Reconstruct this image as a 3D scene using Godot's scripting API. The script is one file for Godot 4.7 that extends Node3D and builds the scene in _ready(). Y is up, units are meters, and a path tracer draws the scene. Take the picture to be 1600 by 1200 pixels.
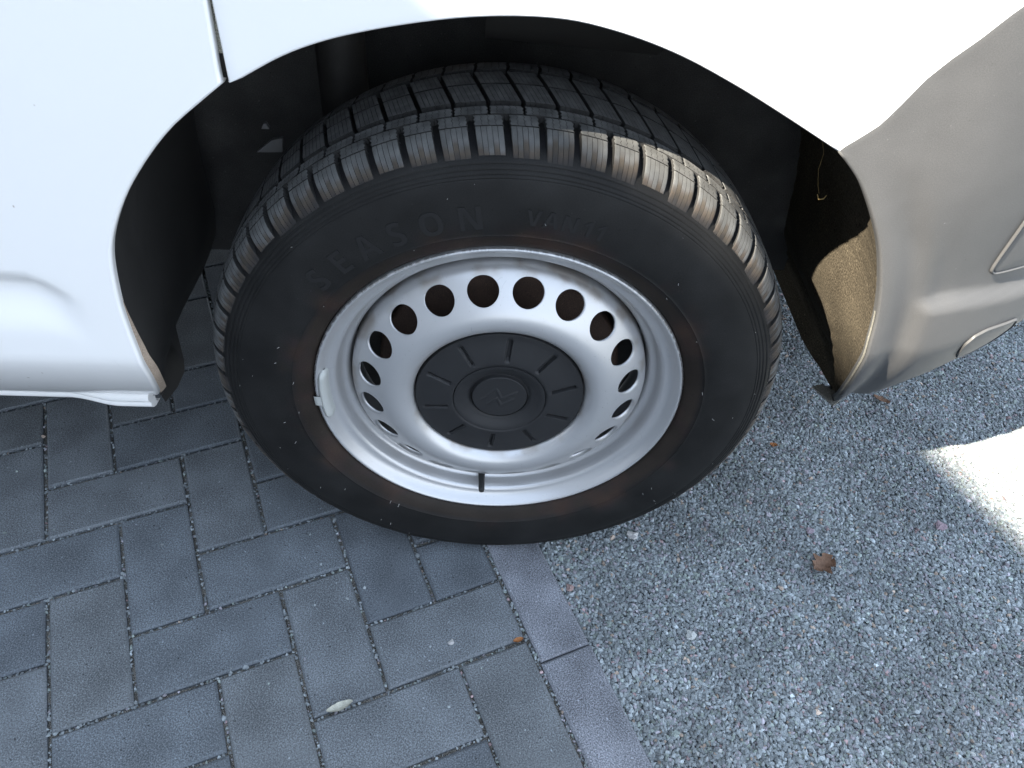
extends Node3D
# A steel van wheel seen from above in its arch, parked half on herringbone pavers and half on fine gravel.
# World: the wheel's axle is at (0, 0.33, z); z points out of the van's side towards the viewer, x to the right, y up; metres.

const HUB := 0.33
const SUN_AZ := -57.0
const SUN_EL := 42.0
const PAVE_TURN := 0.3872139
const PAVE_ORIGIN := Vector2(-0.59916, -0.13065)

var rng := RandomNumberGenerator.new()
var mats := {}
var tex := {}

# ---------------------------------------------------------------- mesh builder
class MB:
	var v := PackedVector3Array()
	var n := PackedVector3Array()
	var c := PackedColorArray()
	var ix := PackedInt32Array()
	func vert(p: Vector3, nn := Vector3.ZERO, col := Color.WHITE) -> int:
		v.append(p); n.append(nn); c.append(col)
		return v.size() - 1
	func tri(a: int, b: int, d: int) -> void:
		ix.append(a); ix.append(b); ix.append(d)
	func grid(rows: Array, closed := false, cols := [], flip := false) -> void:
		var w: int = rows[0].size()
		var s := v.size()
		for i in rows.size():
			for j in w:
				vert(rows[i][j], Vector3.ZERO, cols[i][j] if cols.size() else Color.WHITE)
		for i in rows.size() - 1:
			for j in (w if closed else w - 1):
				var a := s + i * w + j
				var b := s + i * w + (j + 1) % w
				if flip:
					tri(a, a + w, b); tri(b, a + w, b + w)
				else:
					tri(a, b, a + w); tri(b, b + w, a + w)
	func quad(a: Vector3, b: Vector3, d: Vector3, e: Vector3, col := Color.WHITE) -> void:
		var s := v.size()
		vert(a, Vector3.ZERO, col); vert(b, Vector3.ZERO, col); vert(d, Vector3.ZERO, col); vert(e, Vector3.ZERO, col)
		tri(s, s + 1, s + 2); tri(s, s + 2, s + 3)
	func box(lo: Vector3, hi: Vector3) -> void:
		var p := []
		for k in 8:
			p.append(Vector3(hi.x if k & 1 else lo.x, hi.y if k & 2 else lo.y, hi.z if k & 4 else lo.z))
		quad(p[0], p[1], p[3], p[2]); quad(p[5], p[4], p[6], p[7])
		quad(p[4], p[0], p[2], p[6]); quad(p[1], p[5], p[7], p[3])
		quad(p[2], p[3], p[7], p[6]); quad(p[4], p[5], p[1], p[0])
	func tube(pts: Array, rad: Array, sides := 10, caps := true) -> void:
		var rows := []
		for i in pts.size():
			var d: Vector3 = (pts[min(i + 1, pts.size() - 1)] - pts[max(i - 1, 0)]).normalized()
			var a := d.cross(Vector3(0.31, 0.52, 0.79)).normalized()
			var b := d.cross(a)
			var row := PackedVector3Array()
			for k in sides:
				var t := TAU * k / sides
				row.append(pts[i] + (a * cos(t) + b * sin(t)) * rad[i])
			rows.append(row)
		grid(rows, true)
		if caps:
			for e in [0, rows.size() - 1]:
				var s := v.size()
				for k in sides: vert(rows[e][k])
				for k in range(1, sides - 1):
					if e == 0: tri(s, s + k + 1, s + k)
					else: tri(s, s + k, s + k + 1)
	func lathe(prof: Array, steps: int, cols := [], a0 := 0.0, a1 := TAU) -> void:
		# prof: Vector2(r, z); turned round the z axis, angle 0 at the top and growing to the right
		var rows := []
		var cc := []
		var whole: bool = is_equal_approx(a1 - a0, TAU)
		for i in prof.size():
			var row := PackedVector3Array()
			var rc := []
			for k in (steps if whole else steps + 1):
				var t := a0 + (a1 - a0) * k / steps
				row.append(Vector3(prof[i].x * sin(t), prof[i].x * cos(t), prof[i].y))
				if cols.size(): rc.append(cols[i])
			rows.append(row); cc.append(rc)
		grid(rows, whole, cc if cols.size() else [])
	func mesh() -> ArrayMesh:
		var acc := PackedVector3Array()
		acc.resize(v.size())
		for t in range(0, ix.size(), 3):
			var a := ix[t]; var b := ix[t + 1]; var d := ix[t + 2]
			var fn := (v[d] - v[a]).cross(v[b] - v[a])
			acc[a] += fn; acc[b] += fn; acc[d] += fn
		var nn := PackedVector3Array()
		nn.resize(v.size())
		for i in v.size():
			if n[i] != Vector3.ZERO:
				nn[i] = n[i] if acc[i].dot(n[i]) >= 0.0 else -n[i]
			else:
				nn[i] = acc[i].normalized() if acc[i].length_squared() > 1e-30 else Vector3.UP
		var arr := []
		arr.resize(Mesh.ARRAY_MAX)
		arr[Mesh.ARRAY_VERTEX] = v; arr[Mesh.ARRAY_NORMAL] = nn; arr[Mesh.ARRAY_COLOR] = c; arr[Mesh.ARRAY_INDEX] = ix
		var m := ArrayMesh.new()
		m.add_surface_from_arrays(Mesh.PRIMITIVE_TRIANGLES, arr)
		return m

# ---------------------------------------------------------------- small helpers
func lin(r: float, g: float, b: float) -> Color:
	return Color(r, g, b).linear_to_srgb()

func part(called: String, m: Mesh, mat: Material, parent: Node) -> MeshInstance3D:
	var o := MeshInstance3D.new()
	o.name = called; o.mesh = m; o.material_override = mat
	parent.add_child(o, true)
	return o

func thing(called: String, label: String, category: String, group := "") -> Node3D:
	var o := Node3D.new()
	o.name = called
	add_child(o, true)
	tag(o, label, category, group)
	return o

func tag(o: Node, label: String, category: String, group := "", kind := "") -> void:
	if label: o.set_meta("label", label)
	if category: o.set_meta("category", category)
	if group: o.set_meta("group", group)
	if kind: o.set_meta("kind", kind)

func smooth01(a: float, b: float, x: float) -> float:
	var t: float = clamp((x - a) / (b - a), 0.0, 1.0)
	return t * t * (3.0 - 2.0 * t)

func noise(seed_: int, freq: float, oct := 3) -> FastNoiseLite:
	var f := FastNoiseLite.new()
	f.seed = seed_; f.frequency = freq; f.noise_type = FastNoiseLite.TYPE_SIMPLEX_SMOOTH
	f.fractal_octaves = oct
	return f

func bytes_of(size: int, seed_: int, freq: float, oct := 3) -> PackedByteArray:
	var im := noise(seed_, freq, oct).get_seamless_image(size, size, false, false, 0.1, true)
	im.convert(Image.FORMAT_L8)
	return im.get_data()

# grain texture: broad mottling, fine grain, light and dark specks; a multiplier round mid grey
func grain(size: int, seed_: int, broad: float, fine: float, light: int, dark: int, tint := Color.WHITE) -> Array:
	var a := bytes_of(size, seed_, 0.006, 4)
	var b := bytes_of(size, seed_ + 1, 0.30, 2)
	var out := PackedByteArray(); out.resize(size * size)
	for i in size * size:
		out[i] = int(clamp(160.0 + (a[i] - 128) * broad + (b[i] - 128) * fine, 0, 255))
	var r := RandomNumberGenerator.new(); r.seed = seed_ * 7 + 3
	for k in light + dark:
		var x := r.randi() % size; var y := r.randi() % size
		var rad := 1 if r.randf() < 0.92 else 2
		var d: float = r.randf_range(12, 75) if k < light else -r.randf_range(12, 70)
		for dy in range(-rad + 1, rad):
			for dx in range(-rad + 1, rad):
				var q: int = ((y + dy + size) % size) * size + (x + dx + size) % size
				out[q] = int(clamp(out[q] + d, 0, 255))
	var rgb := PackedByteArray(); rgb.resize(size * size * 3)
	for i in size * size:
		rgb[i * 3] = int(out[i] * tint.r); rgb[i * 3 + 1] = int(out[i] * tint.g); rgb[i * 3 + 2] = int(out[i] * tint.b)
	var im := Image.create_from_data(size, size, false, Image.FORMAT_RGB8, rgb)
	var hm := Image.create_from_data(size, size, false, Image.FORMAT_L8, out)
	return [ImageTexture.create_from_image(im), ImageTexture.create_from_image(hm)]

# even paint with specks of dirt and a few hair scratches
func specked(size: int, seed_: int, dots: int, spot: Color, scratches: int) -> ImageTexture:
	var im := Image.create(size, size, false, Image.FORMAT_RGB8)
	im.fill(Color.WHITE)
	var r := RandomNumberGenerator.new(); r.seed = seed_
	for k in dots:
		var x := r.randi() % size; var y := r.randi() % size
		var c := Color.WHITE.lerp(spot, r.randf_range(0.25, 0.9))
		var w := 1 + (r.randi() % 3) / 2
		im.fill_rect(Rect2i(x, y, w, 1 + r.randi() % 2), c)
	for k in scratches:
		var p := Vector2(r.randi() % size, r.randi() % size)
		var d := Vector2.from_angle(r.randf() * TAU)
		var c := Color.WHITE.lerp(Color(0.75, 0.76, 0.78), r.randf_range(0.3, 1.0))
		for i in r.randi_range(8, 40):
			p += d.rotated(0.02 * i)
			im.set_pixel(posmod(int(p.x), size), posmod(int(p.y), size), c)
	return ImageTexture.create_from_image(im)

# base: linear colour at the texture's mean (mid value 160)
func mat(called: String, base: Color, rough: float, metal := 0.0, t := [], metres := 0.4, relief := 0.0, offset := Vector3.ZERO) -> StandardMaterial3D:
	var m := StandardMaterial3D.new()
	m.resource_name = called
	m.roughness = rough; m.metallic = metal
	if t.size():
		var k := 1.0 / 0.3515   # linear value of sRGB 160
		m.albedo_color = Color(min(base.r * k, 1.0), min(base.g * k, 1.0), min(base.b * k, 1.0)).linear_to_srgb()
		m.albedo_texture = t[0]
		m.uv1_triplanar = true; m.uv1_world_triplanar = true
		m.uv1_scale = Vector3.ONE / metres; m.uv1_offset = offset
		if relief > 0.0:
			m.heightmap_enabled = true; m.heightmap_texture = t[1]; m.heightmap_scale = relief
	else:
		m.albedo_color = base.linear_to_srgb()
	mats[called] = m
	return m

# ---------------------------------------------------------------- the van's surfaces
func corner(x: float) -> float:
	return pow(maxf(0.0, x - 0.37), 1.7)

func z_fender(x: float, _y: float) -> float:
	return 0.045 - corner(x)

func z_door(x: float, y: float) -> float:
	var z := 0.045 - 0.108 * pow(maxf(0.0, 0.42 - y) / 0.17, 1.4)
	# pressed crease that runs out just behind the arch
	var e := smooth01(-0.422, -0.465, x)
	var yc := 0.530 - 0.022 * (1.0 - e)
	if y < yc:
		z -= 0.011 * e * smooth01(yc, yc - 0.013, y) * (1.0 - smooth01(yc - 0.013, yc - 0.075, y))
	return z

func z_bumper(x: float, y: float) -> float:
	var z := 0.045 - corner(x) - 0.113 * pow(maxf(0.0, 0.46 - y) / 0.21, 1.4)
	# band that frames the arch, then the panel stands a little proud of it
	var d: float = x - (arch_x_right(y) if y < 0.69 else 0.2805 - (y - 0.69) * 1.05)
	var w: float = lerpf(0.038, 0.028, smooth01(0.45, 0.3, y))
	if y > 0.6: w = lerpf(0.038, 0.046, smooth01(0.6, 0.68, y))
	var fade := 1.0 - smooth01(0.58, 0.70, y)
	z -= 0.009 * fade * smooth01(0.0, w, d)
	z += 0.012 * fade * smooth01(w - 0.006, w + 0.022, d)
	# ledge: the lower half swells out below a soft shoulder line
	var yl := 0.531 - 0.14 * maxf(0.0, x - 0.467)
	# (cut back above it, so that the lower half keeps the outline)
	z -= 0.013 * smooth01(w - 0.004, w + 0.03, d) * smooth01(yl - 0.017, yl, y) * (1.0 - smooth01(yl, yl + 0.16, y))
	return z

var arch_door := [Vector2(-0.4504, 0.24), Vector2(-0.434, 0.272), Vector2(-0.417, 0.31), Vector2(-0.4038, 0.345), Vector2(-0.3935, 0.38), Vector2(-0.3885, 0.415), Vector2(-0.388, 0.46), Vector2(-0.3857, 0.5031), Vector2(-0.3764, 0.5574), Vector2(-0.3597, 0.5969), Vector2(-0.332, 0.6403), Vector2(-0.2886, 0.6895), Vector2(-0.2374, 0.7296)]
var arch_fender := [Vector2(-0.2313, 0.7299), Vector2(-0.181, 0.7574), Vector2(-0.1261, 0.7754), Vector2(-0.0493, 0.7899), Vector2(0.0173, 0.7933), Vector2(0.0664, 0.7865), Vector2(0.1185, 0.7713), Vector2(0.1695, 0.7495), Vector2(0.2187, 0.7251), Vector2(0.2739, 0.6962)]
var arch_bumper := [Vector2(0.2739, 0.6962), Vector2(0.3072, 0.6638), Vector2(0.3429, 0.6114), Vector2(0.364, 0.567), Vector2(0.38, 0.52), Vector2(0.3905, 0.47), Vector2(0.3995, 0.425), Vector2(0.4115, 0.385), Vector2(0.4267, 0.345), Vector2(0.448, 0.3), Vector2(0.474, 0.25)]
var seam := [Vector2(0.2739, 0.6962), Vector2(0.2873, 0.708), Vector2(0.3014, 0.7222), Vector2(0.311, 0.7406), Vector2(0.3185, 0.7555), Vector2(0.3282, 0.7692), Vector2(0.3382, 0.7807), Vector2(0.3548, 0.7985), Vector2(0.37, 0.817), Vector2(0.44, 0.88), Vector2(0.6, 0.955), Vector2(0.8, 0.99), Vector2(1.15, 1)]

func spline(p: Array, t: float) -> Vector2:   # Catmull-Rom through p, t in 0..1
	var f: float = clamp(t, 0.0, 1.0) * (p.size() - 1)
	var i: int = min(int(f), p.size() - 2)
	return p[i].cubic_interpolate(p[i + 1], p[max(i - 1, 0)], p[min(i + 2, p.size() - 1)], f - i)

func sampled(p: Array, count: int) -> Array:
	var o := []
	for k in count: o.append(spline(p, float(k) / (count - 1)))
	return o

var dense := {}
func across(key: String, p: Array, value: float, by_y: bool) -> float:   # x at y, or y at x, on a monotonic spline
	if not dense.has(key): dense[key] = sampled(p, 240)
	var d: Array = dense[key]
	for i in d.size() - 1:
		var a: float = d[i].y if by_y else d[i].x
		var b: float = d[i + 1].y if by_y else d[i + 1].x
		if (value - a) * (value - b) <= 0.0 and a != b:
			var k := (value - a) / (b - a)
			return lerpf(d[i].x, d[i + 1].x, k) if by_y else lerpf(d[i].y, d[i + 1].y, k)
	var e: Vector2 = d[0] if absf(value - (d[0].y if by_y else d[0].x)) < absf(value - (d[-1].y if by_y else d[-1].x)) else d[-1]
	return e.x if by_y else e.y

func arch_x_right(y: float) -> float:
	return across("bx", arch_bumper, y, true) if y < 0.6962 else across("sx", seam, y, true)

# extra columns that turn a panel's edge inwards; toward: direction in the panel's plane away from the metal
func turned(p: Vector3, toward: Vector2, depth: float) -> Array:
	var t := Vector3(toward.x, toward.y, 0)
	return [p + t * 0.0012 - Vector3(0, 0, 0.0006), p + t * 0.0021 - Vector3(0, 0, 0.0020), p + t * 0.0024 - Vector3(0, 0, 0.0042), p + t * 0.0020 - Vector3(0, 0, depth)]

# ================================================================= scene
func _ready() -> void:
	rng.seed = 4
	# ---- camera
	var cam := Camera3D.new()
	cam.name = "camera"
	cam.transform = Transform3D(Basis(Vector3(0.9983336, 0.0556768, 0.0151701), Vector3(-0.0282895, 0.7013272, -0.7122779), Vector3(-0.0502965, 0.7106618, 0.7017336)), Vector3(-0.0324348, 1.0082311, 0.6435312)).orthonormalized()
	cam.fov = 52.88; cam.near = 0.05; cam.far = 400.0
	add_child(cam)
	cam.current = true
	# ---- sky, sun, exposure
	var sky_mat := ProceduralSkyMaterial.new()
	sky_mat.sky_top_color = Color(0.625, 0.680, 0.755)
	sky_mat.sky_horizon_color = Color(0.875, 0.895, 0.91)
	sky_mat.sky_curve = 0.16
	sky_mat.ground_bottom_color = Color(0.22, 0.22, 0.22)
	sky_mat.ground_horizon_color = Color(0.6, 0.66, 0.72)
	sky_mat.sun_angle_max = 12.0
	sky_mat.energy_multiplier = 0.72
	var sky := Sky.new(); sky.sky_material = sky_mat
	var env := Environment.new()
	env.background_mode = Environment.BG_SKY; env.sky = sky
	env.tonemap_mode = Environment.TONE_MAPPER_LINEAR
	env.tonemap_exposure = 7.0
	env.sdfgi_enabled = true; env.ssao_enabled = true; env.ssil_enabled = true
	var we := WorldEnvironment.new(); we.name = "environment"; we.environment = env
	add_child(we)
	var sun := DirectionalLight3D.new()
	sun.name = "sun"
	var az := deg_to_rad(SUN_AZ); var el := deg_to_rad(SUN_EL)
	var to_sun := Vector3(cos(el) * sin(az), sin(el), cos(el) * cos(az))
	sun.light_energy = 1.6; sun.light_angular_distance = 0.53; sun.light_color = Color(1.0, 0.955, 0.88)
	sun.shadow_enabled = true
	add_child(sun)
	sun.look_at_from_position(to_sun * 10.0, Vector3.ZERO)
	make_materials()
	ground()
	house(to_sun, az)
	van()
	litter()

func make_materials() -> void:
	tex.stone = grain(1024, 11, 0.16, 0.62, 3000, 5000)
	tex.stone2 = grain(1024, 23, 0.20, 0.70, 5000, 4000)
	tex.rubber = grain(512, 31, 0.25, 0.35, 500, 500)
	tex.plastic = grain(512, 41, 0.05, 0.14, 180, 60)
	tex.silver = grain(1024, 53, 0.10, 0.07, 30, 70)
	tex.dust = grain(512, 61, 0.16, 0.7, 5200, 2500)
	tex.gravel = grain(1024, 71, 0.3, 1.5, 9000, 12000)
	tex.white = grain(512, 83, 0.03, 0.02, 4, 10)
	var b := [Vector3(0.092, 0.106, 0.121), Vector3(0.106, 0.119, 0.132), Vector3(0.083, 0.096, 0.111), Vector3(0.099, 0.110, 0.120)]
	for k in 4:
		mat("paver_%d" % k, Color(b[k].x, b[k].y, b[k].z), 0.88, 0.0, tex.stone, 0.72, 0.05, Vector3(k * 0.37, k * 0.11, k * 0.71))
	mat("edging", Color(0.138, 0.147, 0.168), 0.9, 0.0, tex.stone2, 0.70, 0.05)
	mat("bed", Color(0.11, 0.105, 0.095), 0.95, 0.0, tex.gravel, 0.5, 0.1)
	mat("gravel_sheet", Color(0.15, 0.165, 0.175), 0.95, 0.0, tex.gravel, 0.9, 0.3)
	var g := mat("gravel", Color(1, 1, 1), 0.8)
	g.vertex_color_use_as_albedo = true
	var paint := mat("paint", Color(0.80, 0.80, 0.80), 0.32, 0.0, tex.white, 1.1)
	paint.albedo_texture = specked(1024, 301, 70, Color(0.45, 0.38, 0.30), 22)
	paint.albedo_color = lin(0.80, 0.80, 0.795)
	paint.clearcoat_enabled = true; paint.clearcoat = 0.7; paint.clearcoat_roughness = 0.06
	mat("jamb", Color(0.40, 0.34, 0.28), 0.7, 0.0, tex.dust, 0.2)
	mat("flange_dirt", Color(0.34, 0.27, 0.21), 0.85, 0.0, tex.rubber, 0.3)
	mat("bumper", Color(0.054, 0.055, 0.057), 0.56, 0.0, tex.plastic, 0.22, 0.008)
	mat("bumper_edge", Color(0.12, 0.118, 0.105), 0.7, 0.0, tex.dust, 0.2)
	mat("liner", Color(0.024, 0.023, 0.022), 0.75, 0.0, tex.plastic, 0.3, 0.04)
	mat("liner_dusty", Color(0.047, 0.040, 0.029), 0.8, 0.0, tex.dust, 0.45, 0.06)
	mats.liner_dusty.metallic_specular = 0.2
	mats.liner_dusty.roughness = 0.95
	mat("under", Color(0.030, 0.029, 0.028), 0.9, 0.0, tex.rubber, 0.3)
	mat("steel_dark", Color(0.03, 0.028, 0.026), 0.6, 0.4, tex.rubber, 0.2)
	mat("rust", Color(0.055, 0.034, 0.025), 0.7, 0.3, tex.dust, 0.2)
	mat("grey_plate", Color(0.10, 0.10, 0.10), 0.5, 0.0)
	var tr := mat("tread", Color(0.35, 0.35, 0.35), 0.85, 0.0, tex.rubber, 0.07, 0.03)
	tr.vertex_color_use_as_albedo = true
	tr.albedo_color = Color(1, 1, 1)
	var sw := mat("sidewall", Color(0.35, 0.35, 0.35), 0.62, 0.0, tex.rubber, 0.25, 0.0)
	sw.vertex_color_use_as_albedo = true
	sw.albedo_color = Color(1, 1, 1)
	sw.metallic_specular = 0.32
	mat("letter", Color(0.0115, 0.0115, 0.012), 0.6).metallic_specular = 0.35
	mat("hair", Color(0.5, 0.5, 0.48), 0.7)
	var sil := mat("silver", Color(0.58, 0.585, 0.59), 0.36, 0.55, tex.silver, 0.34)
	sil.albedo_texture = specked(1024, 302, 420, Color(0.30, 0.20, 0.13), 40)
	sil.albedo_color = lin(0.45, 0.455, 0.465)
	sil.vertex_color_use_as_albedo = true
	var capm := mat("cap", Color(0.018, 0.0185, 0.020), 0.55, 0.0, tex.plastic, 0.12, 0.01)
	capm.metallic_specular = 0.36
	mat("valve", Color(0.02, 0.02, 0.02), 0.6)
	mat("weight", Color(0.36, 0.375, 0.365), 0.6, 0.1)
	mat("chipped", Color(0.62, 0.62, 0.62), 0.3, 0.8, tex.dust, 0.03)
	mat("leaf_brown", Color(0.17, 0.10, 0.065), 0.8, 0.0, tex.dust, 0.05)
	mat("leaf_pale", Color(0.42, 0.36, 0.30), 0.7, 0.0, tex.dust, 0.08)
	mat("leaf_orange", Color(0.25, 0.10, 0.03), 0.7, 0.0, tex.dust, 0.05)
	mat("straw", Color(0.22, 0.15, 0.05), 0.6)
	mat("wall", Color(0.55, 0.53, 0.49), 0.9, 0.0, tex.stone2, 1.5, 0.1)
	mat("roof", Color(0.10, 0.06, 0.045), 0.85, 0.0, tex.stone2, 1.0, 0.1)

# ---------------------------------------------------------------- ground
func pave(a: float, b: float, y := 0.0) -> Vector3:   # paving lattice (units of 10 cm) to world
	var c := cos(PAVE_TURN); var s := sin(PAVE_TURN)
	return Vector3(PAVE_ORIGIN.x + 0.1 * (a * c + b * s), y, PAVE_ORIGIN.y + 0.1 * (-a * s + b * c))

func stone(lx: float, lz: float, h: float, ch: float, r: RandomNumberGenerator) -> ArrayMesh:
	# a block with chamfered, slightly uneven top edges; centred, top at y = 0
	var m := MB.new()
	var o := []; var i := []; var d := []
	for k in 4:
		var sx := -1.0 if k == 0 or k == 3 else 1.0
		var sz := -1.0 if k < 2 else 1.0
		var j := Vector2(r.randf_range(-0.0008, 0.0008), r.randf_range(-0.0008, 0.0008))
		o.append(Vector3(sx * lx / 2 + j.x, -ch * 0.8, sz * lz / 2 + j.y))
		var cc := ch * r.randf_range(0.7, 1.25)
		i.append(Vector3(sx * (lx / 2 - cc) + j.x, 0, sz * (lz / 2 - cc) + j.y))
		d.append(Vector3(sx * lx / 2, -h, sz * lz / 2))
	m.quad(i[0], i[1], i[2], i[3])
	for k in 4:
		var q := (k + 1) % 4
		m.quad(o[k], o[q], i[q], i[k]); m.quad(d[k], d[q], o[q], o[k])
	return m.mesh()

func ground() -> void:
	var r := RandomNumberGenerator.new(); r.seed = 91
	var g := MB.new()
	g.quad(Vector3(-120, -0.075, -120), Vector3(120, -0.075, -120), Vector3(120, -0.075, 120), Vector3(-120, -0.075, 120))
	var go := part("ground", g.mesh(), mats.gravel_sheet, self)
	tag(go, "", "", "", "structure")
	# paving: herringbone of 20 x 10 cm bricks with grit in the joints
	var paving := MB.new()
	var L0 := -14.0; var J0 := -13.0; var J1 := 12.0
	paving.quad(pave(L0, J0, -0.0075), pave(5.1, J0, -0.0075), pave(5.1, J1, -0.0075), pave(L0, J1, -0.0075))
	var po := part("paving", paving.mesh(), mats.bed, self)
	tag(po, "", "", "", "structure")
	var full := []; var half := []
	for k in 5:
		full.append(stone(0.1945, 0.0945, 0.06, 0.0034, r)); half.append(stone(0.0945, 0.0945, 0.06, 0.0034, r))
	var grit := []
	for j in range(int(J0), int(J1)):
		for i in range(int(L0), 5):
			var s := posmod(i + j, 4)
			if s != 3 and s != 1: continue
			var long_a := s == 3
			var cut := long_a and i == 4
			var o := part("brick", half[r.randi() % 5] if cut else full[r.randi() % 5], mats["paver_%d" % (r.randi() % 4)], po)
			var mid := pave(i + (0.5 if cut or not long_a else 1.0), j + (0.5 if long_a else 1.0), r.randf_range(-0.0012, 0.0006))
			o.transform = Transform3D(Basis.from_euler(Vector3(r.randf_range(-0.006, 0.006), PAVE_TURN + (0.0 if long_a else PI / 2) + (PI if r.randf() < 0.5 else 0.0) + r.randf_range(-0.004, 0.004), r.randf_range(-0.004, 0.004))), mid)
			if j >= -6 and j <= 9 and i >= -7:
				# joint grit along two sides of each brick
				var la := (1.0 if cut else 2.0) if long_a else 1.0
				var lb := 1.0 if long_a else 2.0
				for k in int(la * 26): grit.append(Vector2(i + r.randf() * la, j + r.randfn(0.0, 0.012)))
				for k in int(lb * 26): grit.append(Vector2(i + r.randfn(0.0, 0.012), j + r.randf() * lb))
	for k in 900: grit.append(Vector2(5.0 + r.randfn(0.012, 0.02), r.randf_range(-5, 10)))
	# edging stones
	var ed := thing("edging_strip", "", "")
	tag(ed, "", "", "", "structure")
	var es := [stone(0.0745, 0.498, 0.12, 0.0028, r), stone(0.0745, 0.498, 0.12, 0.0028, r)]
	for k in 5:
		var o := part("edging_stone", es[k % 2], mats.edging, ed)
		o.transform = Transform3D(Basis.from_euler(Vector3(0, PAVE_TURN, 0)), pave(5.405, 5.39 - 2.5 + 5.0 * (k - 2) , 0.001 - 0.001 * (k % 2)))
	# gravel: a sheet with loose grains over it
	var gs := MB.new()
	gs.quad(pave(5.7, -30, -0.0085), pave(60, -30, -0.0085), pave(60, 40, -0.0085), pave(5.7, 40, -0.0085))
	var gv := part("gravel_bed", gs.mesh(), mats.gravel_sheet, self)
	tag(gv, "", "", "", "structure")
	var shapes := []
	for k in 4: shapes.append(pebble(r))
	var where := [[], [], [], []]
	var step := 0.0315
	var a := 5.80
	while a < 18.6:
		var b := -1.8
		while b < 10.0:
			where[r.randi() % 4].append([pave(a + r.randf_range(-0.022, 0.022), b + r.randf_range(-0.022, 0.022), -0.0058 + r.randf_range(-0.0019, 0.0019)), 1.0])
			b += step
		a += step
	var gravel := Node3D.new()
	gravel.name = "gravel"
	add_child(gravel)
	tag(gravel, "loose fine blue grey gravel beside the paving", "gravel", "", "stuff")
	for k in 4: scatter("gravel_grains", shapes[k], where[k], 0.0018, 0.0031, gravel, r)
	var w2 := []
	for q in grit: w2.append([pave(q.x, q.y, r.randf_range(-0.0075, -0.0022)), 0.0])
	# a few grains kicked up onto the bricks
	for k in 60: w2.append([pave(r.randf_range(-4, 5.6), r.randf_range(-3, 8), 0.0008), 0.5])
	var jg := Node3D.new()
	jg.name = "joint_grit"
	add_child(jg)
	tag(jg, "fine grit lying in the joints between the bricks", "grit", "", "stuff")
	scatter("grit_grains", shapes[0], w2, 0.0009, 0.0023, jg, r)

func pebble(r: RandomNumberGenerator) -> ArrayMesh:
	var sph := SphereMesh.new()
	sph.radius = 1.0; sph.height = 2.0; sph.radial_segments = 8; sph.rings = 4
	var ar := sph.get_mesh_arrays()
	var f := noise(r.randi() % 1000, 0.9, 1)
	var m := MB.new()
	var pv: PackedVector3Array = ar[Mesh.ARRAY_VERTEX]
	for p in pv:
		var k := 1.0 + 0.5 * f.get_noise_3dv(p * 1.1)
		m.vert(Vector3(p.x * 1.15, p.y * 0.72, p.z * 0.9) * k)
	m.ix = ar[Mesh.ARRAY_INDEX]
	# weld-free smooth enough; flat shade for a crushed look
	var fl := MB.new()
	for t in range(0, m.ix.size(), 3):
		var s := fl.v.size()
		for q in 3: fl.vert(m.v[m.ix[t + q]])
		fl.tri(s, s + 1, s + 2)
	return fl.mesh()

func scatter(called: String, shape: Mesh, at: Array, smallest: float, largest: float, parent: Node, r: RandomNumberGenerator) -> void:
	var mm := MultiMesh.new()
	mm.transform_format = MultiMesh.TRANSFORM_3D
	mm.use_colors = true
	mm.mesh = shape
	mm.instance_count = at.size()
	var dusty := noise(33, 5.0, 3)
	for k in at.size():
		var s := r.randf_range(smallest, largest)
		if r.randf() < 0.03: s *= 1.5
		var bs := Basis.from_euler(Vector3(r.randf_range(-0.7, 0.7), r.randf() * TAU, r.randf_range(-0.7, 0.7))).scaled_local(Vector3(s, s, s) * Vector3(r.randf_range(0.85, 1.25), r.randf_range(0.7, 1.1), r.randf_range(0.85, 1.1)))
		mm.set_instance_transform(k, Transform3D(bs, at[k][0]))
		var v := 0.218 * exp(r.randfn(0.0, 0.27)) * (1.0 + 0.30 * dusty.get_noise_2d(at[k][0].x, at[k][0].z))
		var c := Color(v * 0.87, v * 0.985, v * 1.05)
		var q := r.randf()
		if q < 0.10: c = Color(v * 0.84, v * 1.0, v * 0.96)
		elif q < 0.17: c = Color(v * 1.0, v * 0.97, v * 1.1)
		elif q < 0.19: c = Color(v * 1.25, v * 1.02, v * 0.85)
		elif q < 0.20: c = Color(v * 1.15, v * 0.85, v * 0.88)
		elif q < 0.206: c = Color(0.34, 0.36, 0.36)
		mm.set_instance_color(k, c)
	var o := MultiMeshInstance3D.new()
	o.name = called; o.multimesh = mm; o.material_override = mats.gravel
	o.set_meta("kind", "stuff")
	parent.add_child(o, true)

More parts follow.
